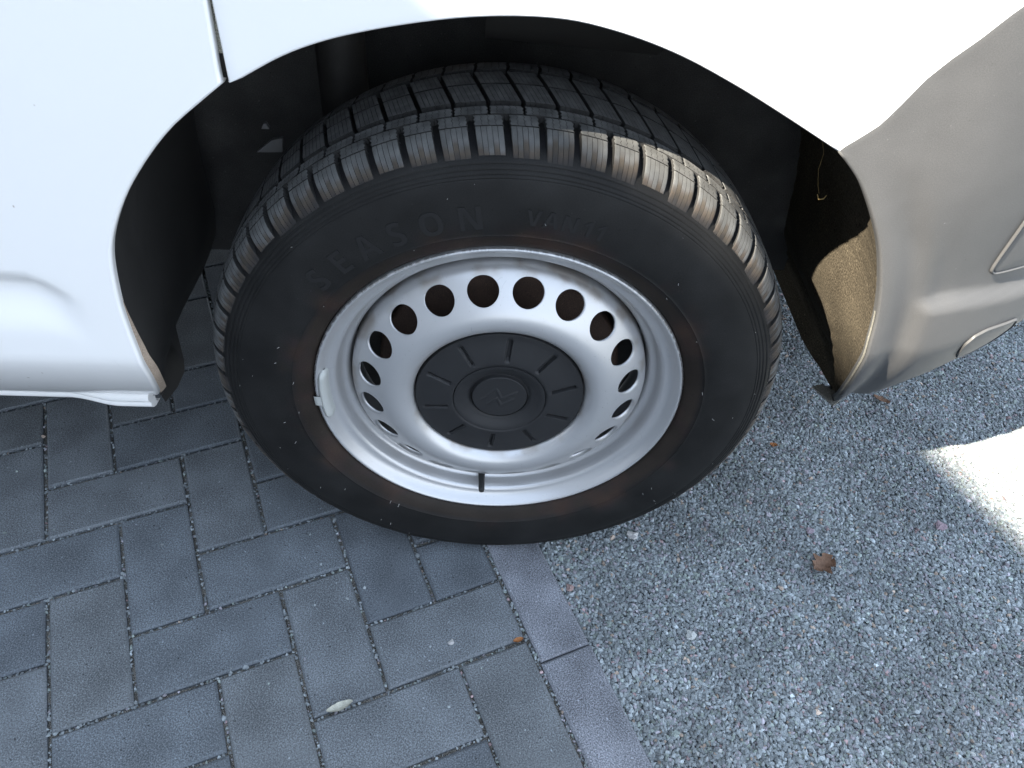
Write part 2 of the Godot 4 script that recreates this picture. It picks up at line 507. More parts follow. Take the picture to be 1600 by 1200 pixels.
# ---------------------------------------------------------------- the house whose roof line shades the drive
func house(to_sun: Vector3, az: float) -> void:
	var e1 := Vector3(cos(az), 0, -sin(az))
	var back := Vector3(sin(az), 0, cos(az))
	var up2 := to_sun.cross(e1)
	if up2.y < 0: up2 = -up2
	var edge := to_sun * 7.6 + up2 * 0.557
	# the eave runs a little askew to the sun
	var askew := Basis(Vector3.UP, -0.175)
	e1 = askew * e1; back = askew * back
	var h := thing("house", "rendered house with dark roof edge behind the photographer", "house")
	h.transform = Transform3D(Basis(e1, Vector3.UP, e1.cross(Vector3.UP)), Vector3(edge.x, 0, edge.z))
	var zs := signf(e1.cross(Vector3.UP).dot(back))
	var w := MB.new()
	var eave := edge.y
	w.box(Vector3(-1.9, -0.07, min(zs * 0.45, zs * 7.0)), Vector3(9.0, eave - 0.22, max(zs * 0.45, zs * 7.0)))
	part("wall", w.mesh(), mats.wall, h)
	var rf := MB.new()
	# slab of the roof: its top edge at the eave is the line that cuts the sun
	rf.quad(Vector3(-2.2, eave, 0), Vector3(9.3, eave, 0), Vector3(9.3, eave + 0.9, zs * 7.3), Vector3(-2.2, eave + 0.9, zs * 7.3))
	rf.quad(Vector3(-2.2, eave - 0.2, 0), Vector3(9.3, eave - 0.2, 0), Vector3(9.3, eave + 0.7, zs * 7.3), Vector3(-2.2, eave + 0.7, zs * 7.3))
	rf.quad(Vector3(-2.2, eave, 0), Vector3(9.3, eave, 0), Vector3(9.3, eave - 0.2, 0), Vector3(-2.2, eave - 0.2, 0))
	rf.quad(Vector3(-2.2, eave, 0), Vector3(-2.2, eave - 0.2, 0), Vector3(-2.2, eave + 0.7, zs * 7.3), Vector3(-2.2, eave + 0.9, zs * 7.3))
	rf.quad(Vector3(9.3, eave, 0), Vector3(9.3, eave - 0.2, 0), Vector3(9.3, eave + 0.7, zs * 7.3), Vector3(9.3, eave + 0.9, zs * 7.3))
	part("roof", rf.mesh(), mats.roof, h)

# ---------------------------------------------------------------- van
func van() -> void:
	var o := thing("van", "white van with grey plastic bumper and silver steel wheel parked on pavers and gravel", "van")
	door(o); fender(o); bumper(o); sill(o); liner(o); shell(o)
	wheel(o)

func radial_in(p: Vector2) -> Vector2:
	return (Vector2(0, HUB + 0.02) - p).normalized()

func door(o: Node3D) -> void:
	var m := MB.new()
	var rows := []
	var ys := []
	for k in 49: ys.append(0.291 + (0.7296 - 0.291) * k / 48.0)
	for y in [0.7300, 0.74, 0.77, 0.80, 0.85, 0.95, 1.10, 1.35]: ys.append(y)
	for y in ys:
		var on_arch: bool = y <= 0.7297
		var xr: float = across("dx", arch_door, y, true) if on_arch else -0.2398 + 0.0030 * smooth01(0.73, 0.81, y)
		var row := PackedVector3Array()
		for k in 41:
			var t := float(k) / 40.0
			var x: float = lerpf(-1.75, xr, 1.0 - pow(1.0 - t, 2.2))
			row.append(Vector3(x, y, z_door(x, y) - (0.05 * pow(maxf(0.0, y - 0.9), 2))))
		var p: Vector3 = row[-1]
		var dir := radial_in(Vector2(p.x, p.y)) if on_arch else Vector2(1, 0)
		if on_arch: dir = dir.lerp(Vector2(1, 0), smooth01(0.70, 0.7296, y)).normalized()
		for q in turned(p, dir, 0.010): row.append(q)
		rows.append(row)
	m.grid(rows)
	part("door", m.mesh(), mats.paint, o)
	# return flange of the arch: bare, brown with road dirt
	var f := MB.new()
	var a := []; var b := []; var c := []
	for k in 60:
		var q: Vector2 = spline(arch_door, 0.03 + 0.62 * k / 59.0)
		var d := radial_in(q)
		var z := z_door(q.x, q.y)
		var e := q + d * 0.0015
		var w: float = 0.010 * smooth01(1.0, 0.5, k / 59.0) + 0.0004
		a.append(Vector3(e.x, e.y, z - 0.007)); b.append(Vector3(e.x + d.x * w * 0.29, e.y + d.y * w * 0.29, z - 0.007 - w * 0.5)); c.append(Vector3(e.x + d.x * w * 0.43, e.y + d.y * w * 0.43, z - 0.007 - w))
	f.grid([PackedVector3Array(a), PackedVector3Array(b), PackedVector3Array(c)])
	var fo := part("arch_flange", f.mesh(), mats.flange_dirt, o)
	tag(fo, "brown dirty edge of the arch behind the wheel", "")
	# jamb behind the door gap
	var j := MB.new()
	j.grid([PackedVector3Array([Vector3(-0.254, 0.747, 0.030), Vector3(-0.218, 0.747, 0.030)]), PackedVector3Array([Vector3(-0.254, 1.3, 0.018), Vector3(-0.218, 1.3, 0.018)])])
	part("door_jamb", j.mesh(), mats.jamb, o)

func fender(o: Node3D) -> void:
	var m := MB.new()
	var rows := []
	for k in 97:
		var x: float = -0.2298 + (0.2739 + 0.2298) * k / 60.0 if k <= 60 else 0.2739 + (1.10 - 0.2739) * pow((k - 60) / 36.0, 1.6)
		var on_arch := k <= 60
		var y0: float = across("fy", arch_fender, x, false) if on_arch else across("sy", seam, x, false) + 0.0015
		var row := PackedVector3Array()
		var p := Vector3(x, y0, z_fender(x, y0))
		var dir := radial_in(Vector2(x, y0)) if on_arch else Vector2(0.5, -0.85)
		if k == 0: dir = Vector2(-0.6, -0.6)
		var t := turned(p, dir, 0.014)
		t.reverse()
		for q in t: row.append(q)
		for j in 15:
			var y := y0 + (1.35 - y0) * pow(j / 14.0, 1.7)
			row.append(Vector3(x, y, z_fender(x, y) - 0.05 * pow(maxf(0.0, y - 0.9), 2)))
		rows.append(row)
	# edge along the door gap, turned in
	var first: PackedVector3Array = rows[0]
	var ins := PackedVector3Array(); var ins2 := PackedVector3Array()
	for q in first:
		ins.append(q + Vector3(-0.0016, 0, -0.0018)); ins2.append(q + Vector3(-0.0018, 0, -0.014))
	rows.push_front(ins); rows.push_front(ins2)
	m.grid(rows, false, [], true)
	part("fender", m.mesh(), mats.paint, o)

func bumper(o: Node3D) -> void:
	var m := MB.new()
	var rows := []
	var yy := []
	for k in 70: yy.append(0.25 + (0.6962 - 0.25) * k / 69.0)
	for k in range(1, 31): yy.append(0.6962 + (0.992 - 0.6962) * k / 30.0)
	for i in yy.size():
		var y: float = yy[i]
		var xl := arch_x_right(y)
		var on_arch: bool = y <= 0.6963
		var row := PackedVector3Array()
		var p := Vector3(xl, y, z_bumper(xl, y))
		var dir := radial_in(Vector2(xl, y)) if on_arch else Vector2(-0.85, 0.5)
		var t := turned(p, dir, 0.012)
		t.reverse()
		for q in t: row.append(q)
		for j in 64:
			var x := xl + (1.18 - xl) * (0.45 * j / 63.0 + 0.55 * pow(j / 63.0, 2.0))
			row.append(Vector3(x, y, z_bumper(x, y)))
		rows.append(row)
	# bottom edge rolls under
	var low: PackedVector3Array = rows[0]
	var u1 := PackedVector3Array(); var u2 := PackedVector3Array()
	for q in low:
		u1.append(q + Vector3(-0.001, -0.004, -0.004)); u2.append(q + Vector3(-0.004, -0.004, -0.03))
	rows.push_front(u1); rows.push_front(u2)
	m.grid(rows)
	part("bumper", m.mesh(), mats.bumper, o)
	# paler inner edge of the arch on the bumper
	var e := MB.new()
	var a := []; var b := []
	for k in 50:
		var q: Vector2 = spline(arch_bumper, 0.40 + 0.58 * k / 49.0)
		var d := radial_in(q)
		var z := z_bumper(q.x, q.y)
		a.append(Vector3(q.x + d.x * 0.0030, q.y + d.y * 0.0030, z - 0.003)); b.append(Vector3(q.x + d.x * 0.0034, q.y + d.y * 0.0034, z - 0.006))
	e.grid([PackedVector3Array(a), PackedVector3Array(b)])
	part("bumper_lip", e.mesh(), mats.bumper_edge, o)
	# covers let into the bumper
	inset(o, "blanking_cover", [Vector2(0.4955, 0.66), Vector2(0.4975, 0.5500), Vector2(0.5056, 0.5425), Vector2(0.58, 0.536), Vector2(0.68, 0.534), Vector2(0.68, 0.66)])
	inset(o, "tow_eye_cover", [Vector2(0.5440, 0.402), Vector2(0.5280, 0.425), Vector2(0.5200, 0.448), Vector2(0.5250, 0.461), Vector2(0.5440, 0.465), Vector2(0.5980, 0.458), Vector2(0.6080, 0.435), Vector2(0.600, 0.400), Vector2(0.570, 0.390)])
	# foot of the bumper behind the arch edge
	var f := MB.new()
	var pts := [Vector3(0.449, 0.251, -0.117), Vector3(0.463, 0.252, -0.121), Vector3(0.490, 0.2495, -0.100), Vector3(0.470, 0.2475, -0.084)]
	for s in [0.0, -0.003]:
		f.quad(pts[0] + Vector3(0, s, 0), pts[1] + Vector3(0, s, 0), pts[2] + Vector3(0, s, 0), pts[3] + Vector3(0, s, 0))
	for k in 4:
		f.quad(pts[k], pts[(k + 1) % 4], pts[(k + 1) % 4] + Vector3(0, -0.003, 0), pts[k] + Vector3(0, -0.003, 0))
	part("bumper_foot", f.mesh(), mats.bumper_edge, o)

# a cover that sits in the bumper: a lip round a shallow groove, then the plate
func inset(o: Node3D, called: String, poly: Array) -> void:
	var ring := []
	var closed := poly.duplicate(); closed.append(poly[0])
	for k in poly.size():
		for j in 8:
			var t := j / 8.0
			ring.append(poly[k].lerp(poly[(k + 1) % poly.size()], t))
	# round the corners by averaging
	for it in 3:
		var s := []
		for k in ring.size(): s.append((ring[k - 1] + ring[k] * 2.0 + ring[(k + 1) % ring.size()]) / 4.0)
		ring = s
	var c := Vector2.ZERO
	for q in ring: c += q / ring.size()
	var m := MB.new()
	var rows := []
	for lv in [[1.0, 0.0002], [0.985, 0.0032], [0.955, 0.0036], [0.935, 0.0006], [0.93, 0.0004], [0.91, 0.0022], [0.6, 0.0028], [0.3, 0.0030], [0.02, 0.0030]]:
		var row := PackedVector3Array()
		for q in ring:
			var k: float = 1.0 - (1.0 - lv[0]) * clamp(0.06 / max(0.02, q.distance_to(c)), 0.3, 1.0) if lv[0] > 0.9 else lv[0]
			var p: Vector2 = c + (q - c) * k
			row.append(Vector3(p.x, p.y, z_bumper(p.x, p.y) + lv[1]))
		rows.append(row)
	m.grid(rows, true)
	part(called, m.mesh(), mats.bumper, o)

func sill(o: Node3D) -> void:
	var prof := [Vector2(0.300, -0.034), Vector2(0.290, -0.040), Vector2(0.2845, -0.0415), Vector2(0.2820, -0.0460), Vector2(0.2795, -0.0500), Vector2(0.2770, -0.0475), Vector2(0.2740, -0.0440), Vector2(0.2690, -0.0430), Vector2(0.2650, -0.0450), Vector2(0.2630, -0.0480), Vector2(0.2605, -0.0465), Vector2(0.2560, -0.0460), Vector2(0.2520, -0.0490), Vector2(0.2480, -0.0560), Vector2(0.2465, -0.0700)]
	var m := MB.new()
	var rows := []
	for k in 70:
		var x: float = lerpf(-1.75, -0.4435, 1.0 - pow(1.0 - k / 69.0, 2.0))
		var dy := 0.011 * smooth01(-0.485, -0.545, x)
		var dz := -0.003 * smooth01(-0.485, -0.545, x)
		var row := PackedVector3Array()
		for q in prof: row.append(Vector3(x, q.x + dy, q.y + dz + 0.006))
		rows.append(row)
	# blunt end at the arch
	var last := PackedVector3Array()
	for q in rows[-1]: last.append(q + Vector3(0.001, 0, -0.012))
	rows.append(last)
	m.grid(rows)
	part("sill", m.mesh(), mats.paint, o)

func table(x: float, t: Array) -> float:   # piecewise linear, x falling
	for i in t.size() - 1:
		if x >= t[i + 1][0]: return lerpf(t[i][1], t[i + 1][1], clampf((x - t[i][0]) / (t[i + 1][0] - t[i][0]), 0.0, 1.0))
	return t[-1][1]

func liner(o: Node3D) -> void:
	# arch radius by angle round the hub
	var ang := []; var rad := []; var zz := []
	var all := []
	for q in sampled(arch_door, 60): all.append([q, z_door(q.x, q.y)])
	for q in sampled(arch_fender, 60): all.append([q, 0.045])
	for q in sampled(arch_bumper, 60): all.append([q, z_bumper(q.x, q.y)])
	for e in all:
		ang.append(atan2(e[0].x, e[0].y - HUB)); rad.append(Vector2(e[0].x, e[0].y - HUB).length()); zz.append(e[1])
	var depth := [0.004, 0.018, 0.033, 0.050, 0.065, 0.080, 0.090, 0.098, 0.105, 0.125, 0.16, 0.21, 0.27, 0.34]
	for side in [0, 1]:
		var m := MB.new()
		var rows := []
		for dk in depth:
			var row := PackedVector3Array()
			var zl: float = -dk
			# lower ends of the liner, left and right
			var yl := table(zl - 0.080, [[-0.088, 0.218], [-0.128, 0.201], [-0.169, 0.193], [-0.185, 0.203], [-0.193, 0.222], [-0.200, 0.284], [-0.233, 0.285], [-0.30, 0.281], [-0.36, 0.27], [-0.5, 0.27]])
			var yr := table(zl - 0.088, [[-0.07, 0.252], [-0.10, 0.251], [-0.147, 0.239], [-0.20, 0.227], [-0.25, 0.222], [-0.40, 0.222]])
			var aL := atan2(-0.448, yl - HUB) ; var aR := atan2(0.462, yr - HUB)
			var a0: float = aL if side == 0 else 0.90
			var a1: float = 0.90 if side == 0 else aR
			for k in 61:
				var t: float = lerpf(a0, a1, k / 60.0)
				var i := 0
				while i < ang.size() - 1 and ang[i] < t: i += 1
				var rr: float = rad[i] + 0.004 + 0.012 * smooth01(0.0, 0.1, dk)
				var z: float = zz[i] - 0.008 - dk
				row.append(Vector3(rr * sin(t), HUB + rr * cos(t), z))
			rows.append(row)
		m.grid(rows)
		part("wheel_arch_liner", m.mesh(), mats.liner if side == 0 else mats.liner_dusty, o)
	# inner wall of the wheel house
	var w := MB.new()
	w.box(Vector3(-0.60, 0.265, -0.42), Vector3(0.47, 0.95, -0.37))
	part("wheel_house_wall", w.mesh(), mats.under, o)
	var bl := MB.new()
	bl.grid([PackedVector3Array([Vector3(-0.02, 0.75, -0.16), Vector3(0.16, 0.745, -0.16)]), PackedVector3Array([Vector3(-0.03, 0.70, -0.19), Vector3(0.17, 0.69, -0.19)]), PackedVector3Array([Vector3(-0.03, 0.66, -0.25), Vector3(0.17, 0.65, -0.25)])])
	part("splash_shield", bl.mesh(), mats.liner, o)
	# strut, and small light grey plates half hidden behind the tyre
	var st := MB.new()
	st.tube([Vector3(-0.20, 0.30, -0.27), Vector3(-0.20, 0.80, -0.29)], [0.03, 0.03], 16)
	part("suspension_strut", st.mesh(), mats.steel_dark, o)
	var br := MB.new()
	for q in [[Vector3(-0.2965, 0.533, -0.2), Vector3(-0.266, 0.5345, -0.2), Vector3(-0.2635, 0.552, -0.2), Vector3(-0.276, 0.5495, -0.2)], [Vector3(-0.286, 0.563, -0.2), Vector3(-0.277, 0.5635, -0.2), Vector3(-0.280, 0.570, -0.2), Vector3(-0.283, 0.569, -0.2)]]:
		br.quad(q[0], q[1], q[2], q[3])
		for k in 4: br.quad(q[k], q[(k + 1) % 4], q[(k + 1) % 4] - Vector3(0, 0, 0.006), q[k] - Vector3(0, 0, 0.006))
	part("grey_plate", br.mesh(), mats.grey_plate, o)

func shell(o: Node3D) -> void:
	var m := MB.new()
	m.box(Vector3(-3.3, 0.31, -1.80), Vector3(-0.475, 0.37, -0.10))
	m.box(Vector3(0.475, 0.30, -1.80), Vector3(0.80, 0.37, -0.42))
	m.box(Vector3(-0.47, 0.34, -1.80), Vector3(0.47, 0.38, -0.43))
	part("underbody", m.mesh(), mats.under, o)
	var s := MB.new()
	s.box(Vector3(-3.3, 1.33, -1.80), Vector3(0.35, 1.95, -0.03))
	s.box(Vector3(-3.3, 0.38, -1.80), Vector3(0.85, 1.32, -0.43))
	s.box(Vector3(-3.3, 0.38, -0.39), Vector3(-1.74, 1.32, -0.01))
	part("body_shell", s.mesh(), mats.paint, o)

# ---------------------------------------------------------------- wheel
const TREAD := [Vector2(0.318, -0.190), Vector2(0.332, -0.178), Vector2(0.3385, -0.165), Vector2(0.3430, -0.130), Vector2(0.3442, -0.0925), Vector2(0.3440, -0.058), Vector2(0.3428, -0.040), Vector2(0.3405, -0.028), Vector2(0.3355, -0.016), Vector2(0.3275, -0.006), Vector2(0.3180, 0.001)]
var tread_len := []

func tread_at(u: float) -> Array:   # arc length along the section -> [point (r, z), outward normal (r, z)]
	if tread_len.is_empty():
		var s := 0.0
		for k in TREAD.size():
			if k: s += TREAD[k].distance_to(TREAD[k - 1])
			tread_len.append(s)
	var i := 0
	while i < TREAD.size() - 2 and tread_len[i + 1] < u: i += 1
	var t: float = (u - tread_len[i]) / (tread_len[i + 1] - tread_len[i])
	var p: Vector2 = TREAD[i].cubic_interpolate(TREAD[i + 1], TREAD[max(i - 1, 0)], TREAD[min(i + 2, TREAD.size() - 1)], t)
	var d: Vector2 = (TREAD[min(i + 1, TREAD.size() - 1)] - TREAD[i]).normalized()
	if i + 2 < TREAD.size() and i > 0:
		var d0: Vector2 = (TREAD[i + 1] - TREAD[i - 1]).normalized()
		var d1: Vector2 = (TREAD[i + 2] - TREAD[i]).normalized()
		d = d0.lerp(d1, t).normalized()
	return [p, Vector2(d.y, -d.x)]

func u_of_z(z: float) -> float:
	tread_at(0.0)
	for i in TREAD.size() - 1:
		if z <= TREAD[i + 1].y:
			return lerpf(tread_len[i], tread_len[i + 1], (z - TREAD[i].y) / (TREAD[i + 1].y - TREAD[i].y))
	return tread_len[-1]

const PITCH := TAU / 64.0

func on_tyre(u: float, a: float, drop: float) -> Vector3:
	var e := tread_at(u)
	var p: Vector2 = e[0] - e[1] * drop
	return Vector3(p.x * sin(a), p.x * cos(a), p.y)

func dust_lift_colour(u: float, k: float) -> Color:
	# dusty grey crown, brown road film caked on the lower shoulder, black rubber below
	var z := tread_at(u)[0].y as float
	var top := Vector3(0.250, 0.255, 0.258)
	var brown := Vector3(0.150, 0.120, 0.092)
	var black := Vector3(0.045, 0.042, 0.042)
	if z < -0.05: top *= 1.3  # inner rows painted lighter to offset the light the arch blocks
	var c := top.lerp(brown, smooth01(-0.012 + k * 0.004, -0.005 + k * 0.003, z))
	c = c.lerp(black, smooth01(-0.0045 + k * 0.003, 0.0005 + k * 0.001, z))
	return Color(c.x, c.y, c.z)

# one strip of a tread block: u0..u1 across, left and right edges given in pitches (inner end, outer end)
func strip(m: MB, u0: float, u1: float, l0: float, l1: float, r0: float, r1: float, nu: int, zig: float, depth: float, jit: float, cut: Vector2) -> void:
	var e := 0.0005
	var rows := []; var cols := []
	for i in nu + 1:
		var t := float(i) / nu
		var u: float = lerpf(u0 + e, u1 - e, t)
		var z: float = zig * (1.0 if i % 2 else -1.0)
		var a := (lerpf(l0, l1, t) + z) * PITCH; var b := (lerpf(r0, r1, t) + z) * PITCH
		var g := 0.0005 / 0.34
		var c := dust_lift_colour(u, jit)
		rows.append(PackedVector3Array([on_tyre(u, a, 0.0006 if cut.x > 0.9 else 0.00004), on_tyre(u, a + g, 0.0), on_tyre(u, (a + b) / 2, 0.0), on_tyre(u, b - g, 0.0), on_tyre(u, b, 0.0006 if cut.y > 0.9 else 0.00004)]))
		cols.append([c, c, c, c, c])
	m.grid(rows, false, cols)
	# walls of the grooves
	var dark := Color(0.055, 0.055, 0.056)
	for i in nu:
		var q := []
		for s in [i, i + 1]:
			var t := float(s) / nu
			var u: float = lerpf(u0 + e, u1 - e, t)
			var z: float = zig * (1.0 if s % 2 else -1.0)
			var dd := depth * (1.0 - 0.75 * smooth01(-0.012, 0.0, tread_at(u)[0].y))
			q.append([rows[s][0], on_tyre(u, (lerpf(l0, l1, t) + z) * PITCH, dd * cut.x), rows[s][4], on_tyre(u, (lerpf(r0, r1, t) + z) * PITCH, dd * cut.y)])
		m.quad(q[0][0], q[0][1], q[1][1], q[1][0], dark)
		m.quad(q[0][3], q[0][2], q[1][2], q[1][3], dark)
	var dl := on_tyre(u0, (l0 - zig) * PITCH, depth); var dr := on_tyre(u0, (r0 - zig) * PITCH, depth)
	m.quad(rows[0][0], rows[0][4], dr, dl, dark)
	var zz: float = zig * (1.0 if nu % 2 else -1.0)
	var d2 := depth * (1.0 - 0.9 * smooth01(-0.012, 0.0, tread_at(u1)[0].y))
	var el := on_tyre(u1, (l1 + zz) * PITCH, d2); var er := on_tyre(u1, (r1 + zz) * PITCH, d2)
	m.quad(rows[nu][4], rows[nu][0], el, er, dark)

func block(z0: float, z1: float, l0: float, l1: float, width: float, strips: int, gap: float, zig: float, nu: int, jit: float) -> MB:
	var m := MB.new()
	var u0 := u_of_z(z0); var u1 := u_of_z(z1)
	for k in strips:
		var a := width * k / strips + (gap / 2 if k else 0.0)
		var b := width * (k + 1) / strips - (gap / 2 if k < strips - 1 else 0.0)
		strip(m, u0, u1, l0 + a, l1 + a, l0 + b, l1 + b, nu, zig, 0.0072, jit + 0.9 * sin(k * 2.3 + jit * 4.0), Vector2(0.4 if k else 1.0, 0.4 if k < strips - 1 else 1.0))
	return m

func wheel(o: Node3D) -> void:
	var w := Node3D.new()
	w.name = "wheel"
	o.add_child(w)
	w.position = Vector3(0, HUB, 0)
	tag(w, "silver steel wheel with round holes and black cap", "")
	tyre(w); rim(w); cap(w)

func tyre(w: Node3D) -> void:
	# carcass: groove floor under the tread, then the sidewall with its moulded rings
	var prof := []; var cols := []
	var rub := Color(0.030, 0.029, 0.030)
	var inner := [Vector2(0.215, -0.190), Vector2(0.235, -0.198), Vector2(0.27, -0.203), Vector2(0.30, -0.200), Vector2(0.314, -0.192)]
	for q in inner: prof.append(q); cols.append(rub)
	var total := u_of_z(0.001)
	for k in 25:
		var u: float = lerpf(0.004, total, k / 24.0)
		var e := tread_at(u)
		var d: float = 0.0070 * (1.0 - smooth01(-0.014, 0.0005, e[0].y))
		prof.append(e[0] - e[1] * d); cols.append(Color(0.050, 0.050, 0.050).lerp(Color(0.032, 0.032, 0.034), k / 24.0))
	var side := [[0.3068, 0.0020], [0.3062, 0.0013], [0.3052, 0.0018], [0.3046, 0.0032], [0.3022, 0.0044], [0.3016, 0.0037], [0.3008, 0.0041], [0.3002, 0.0053], [0.2984, 0.0062], [0.2979, 0.0056], [0.2972, 0.0058], [0.2967, 0.0068], [0.2955, 0.0074], [0.2951, 0.0069], [0.2945, 0.0070], [0.2940, 0.0080], [0.286, 0.0104], [0.276, 0.0122], [0.264, 0.0130], [0.254, 0.0124], [0.2475, 0.0113], [0.2445, 0.0108], [0.2440, 0.0114], [0.2430, 0.0114], [0.2425, 0.0100], [0.237, 0.0080], [0.231, 0.0052], [0.2265, 0.0022], [0.2230, -0.0010], [0.2205, -0.0060], [0.218, -0.010]]
	for q in side:
		prof.append(Vector2(q[0] + 0.0095 * smooth01(0.25, 0.305, q[0]), q[1]))
		# brown dust film rubbed off near the rim
		var k := smooth01(0.2445, 0.240, q[0])
		cols.append(rub.lerp(Color(0.052, 0.040, 0.035), k))
	var m := MB.new()
	m.lathe(prof, 240, cols)
	var f := noise(5, 9.0, 3)
	for i in m.v.size():
		var p := m.v[i]
		# patchy dust
		var r := Vector2(p.x, p.y).length()
		if r < 0.262 and p.z > -0.02:
			var d := f.get_noise_3d(p.x * 1.2, p.y * 1.2, 0.0)
			m.c[i] = m.c[i].lerp(Color(0.080, 0.050, 0.038), clamp(d * 2.2, 0.0, 1.0) * smooth01(0.262, 0.24, r))
		if p.y < -HUB + 0.002: m.v[i].y = -HUB + 0.002 + (p.y + HUB - 0.002) * 0.05
	part("tyre", m.mesh(), mats.sidewall, w)
	# tread blocks
	var kinds := []
	for k in 3:
		var j := k - 1.0
		# shoulder: crown part with zigzag sipes and flank with straight sipes
		var a := block(-0.0405, -0.0255, -0.40, -0.36, 0.78, 4, 0.014, 0.022, 5, j)
		var b := block(-0.0252, 0.0000 - 0.0012 * k, -0.36, -0.28, 0.78, 5, 0.012, 0.0, 7, j)
		kinds.append(["shoulder_block", joined([a, b]).mesh(), 0.0])
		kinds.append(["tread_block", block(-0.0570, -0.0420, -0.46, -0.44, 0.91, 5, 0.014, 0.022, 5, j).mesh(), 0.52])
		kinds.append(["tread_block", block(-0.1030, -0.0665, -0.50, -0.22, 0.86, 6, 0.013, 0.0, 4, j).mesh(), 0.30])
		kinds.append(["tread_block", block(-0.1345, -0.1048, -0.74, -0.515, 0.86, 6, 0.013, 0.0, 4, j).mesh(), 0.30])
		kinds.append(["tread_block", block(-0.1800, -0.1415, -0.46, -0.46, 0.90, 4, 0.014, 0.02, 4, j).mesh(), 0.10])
	var rest := SurfaceTool.new()
	rest.begin(Mesh.PRIMITIVE_TRIANGLES)
	var hidden := []
	var r := RandomNumberGenerator.new(); r.seed = 17
	for k in 64:
		var a := (k + 0.23) * PITCH
		if a > PI: a -= TAU
		var v := r.randi() % 3
		for row in 5:
			var e: Array = kinds[v * 5 + row]
			# turning by -angle round z moves the top towards +x
			var tr := Transform3D(Basis(Vector3(0, 0, 1), -(a + e[2] * PITCH)), Vector3.ZERO)
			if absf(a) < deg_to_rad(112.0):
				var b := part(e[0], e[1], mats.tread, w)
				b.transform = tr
			else:
				hidden.append([e[1], tr])
	var low := MB.new()
	for h in hidden:
		var ar: Array = h[0].surface_get_arrays(0)
		var s := low.v.size()
		var vs: PackedVector3Array = ar[Mesh.ARRAY_VERTEX]
		var ns: PackedVector3Array = ar[Mesh.ARRAY_NORMAL]
		var cs: PackedColorArray = ar[Mesh.ARRAY_COLOR]
		for i in vs.size():
			var p: Vector3 = h[1] * vs[i]
			if p.y < -HUB + 0.0015: p.y = -HUB + 0.0015 + (p.y + HUB - 0.0015) * 0.03
			low.vert(p, h[1].basis * ns[i], cs[i])
		for q in (ar[Mesh.ARRAY_INDEX] as PackedInt32Array): low.ix.append(s + q)
	var lo := part("lower_tread", low.mesh(), mats.tread, w)
	tag(lo, "", "", "", "stuff")
	# moulded lettering
	var st := SurfaceTool.new()
	st.begin(Mesh.PRIMITIVE_TRIANGLES)
	var font := SystemFont.new()
	font.font_names = PackedStringArray(["Droid Sans"])
	font.font_weight = 700
	for e in [["S", -46.5, 0.265, 0.036], ["E", -39.4, 0.265, 0.036], ["A", -32.0, 0.265, 0.036], ["S", -24.6, 0.265, 0.036], ["O", -16.9, 0.265, 0.036], ["N", -8.6, 0.265, 0.036], ["V", 4.6, 0.266, 0.024], ["A", 8.3, 0.266, 0.024], ["N", 12.3, 0.266, 0.024], ["1", 16.4, 0.266, 0.024], ["1", 19.2, 0.266, 0.024]]:
		var t := TextMesh.new()
		t.text = e[0]; t.font = font; t.font_size = 64; t.pixel_size = e[3] / 64.0; t.depth = 0.0026
		t.curve_step = 2.0
		var a := deg_to_rad(e[1])
		st.append_from(t, 0, Transform3D(Basis(Vector3(0, 0, 1), -a), Vector3(e[2] * sin(a), e[2] * cos(a), 0.0119)))
	part("sidewall_lettering", st.commit(), mats.letter, w)
	# vent hairs left from the mould
	var hm := MB.new()
	for k in 46:
		var a := r.randf_range(-PI, PI)
		var ring: float = [0.2415, 0.2415, 0.298, 0.305, 0.288, 0.262][r.randi() % 6]
		var z: float = 0.0115 if ring < 0.25 else (0.0128 if ring < 0.27 else (0.0098 if ring < 0.29 else 0.0045))
		var p := Vector3(ring * sin(a), ring * cos(a), z)
		hm.tube([p, p + Vector3(r.randf_range(-0.0012, 0.0012), r.randf_range(0.0005, 0.003), r.randf_range(0.003, 0.0055))], [0.00028, 0.0002], 5)
	var ho := part("vent_hairs", hm.mesh(), mats.hair, w)
	tag(ho, "", "", "", "stuff")

func joined(list: Array) -> MB:
	var m := MB.new()
	for b in list:
		var s := m.v.size()
		m.v.append_array(b.v); m.n.append_array(b.n); m.c.append_array(b.c)
		for q in b.ix: m.ix.append(s + q)
	return m

const DISC := [Vector2(0.1025, -0.016), Vector2(0.1035, -0.0085), Vector2(0.1060, -0.0025), Vector2(0.1110, 0.0030), Vector2(0.1170, 0.0062), Vector2(0.1240, 0.0072), Vector2(0.1320, 0.0058), Vector2(0.1400, 0.0022), Vector2(0.1500, -0.0040), Vector2(0.1590, -0.0100), Vector2(0.1680, -0.0164), Vector2(0.1745, -0.0218), Vector2(0.1785, -0.0270), Vector2(0.1803, -0.0330), Vector2(0.1808, -0.0400), Vector2(0.1808, -0.0520)]
var disc_len := []
var grime: FastNoiseLite

func disc_at(s: float) -> Array:
	if disc_len.is_empty():
		var a := 0.0
		for k in DISC.size():
			if k: a += DISC[k].distance_to(DISC[k - 1])
			disc_len.append(a)
	var i := 0
	while i < DISC.size() - 2 and disc_len[i + 1] < s: i += 1
	var t: float = (s - disc_len[i]) / (disc_len[i + 1] - disc_len[i])
	var f := func(q: float) -> Vector2: return DISC[i].cubic_interpolate(DISC[i + 1], DISC[max(i - 1, 0)], DISC[min(i + 2, DISC.size() - 1)], q)
	var d: Vector2 = (f.call(t + 0.05) - f.call(t - 0.05)).normalized()
	return [f.call(t), Vector2(-d.y, d.x)]

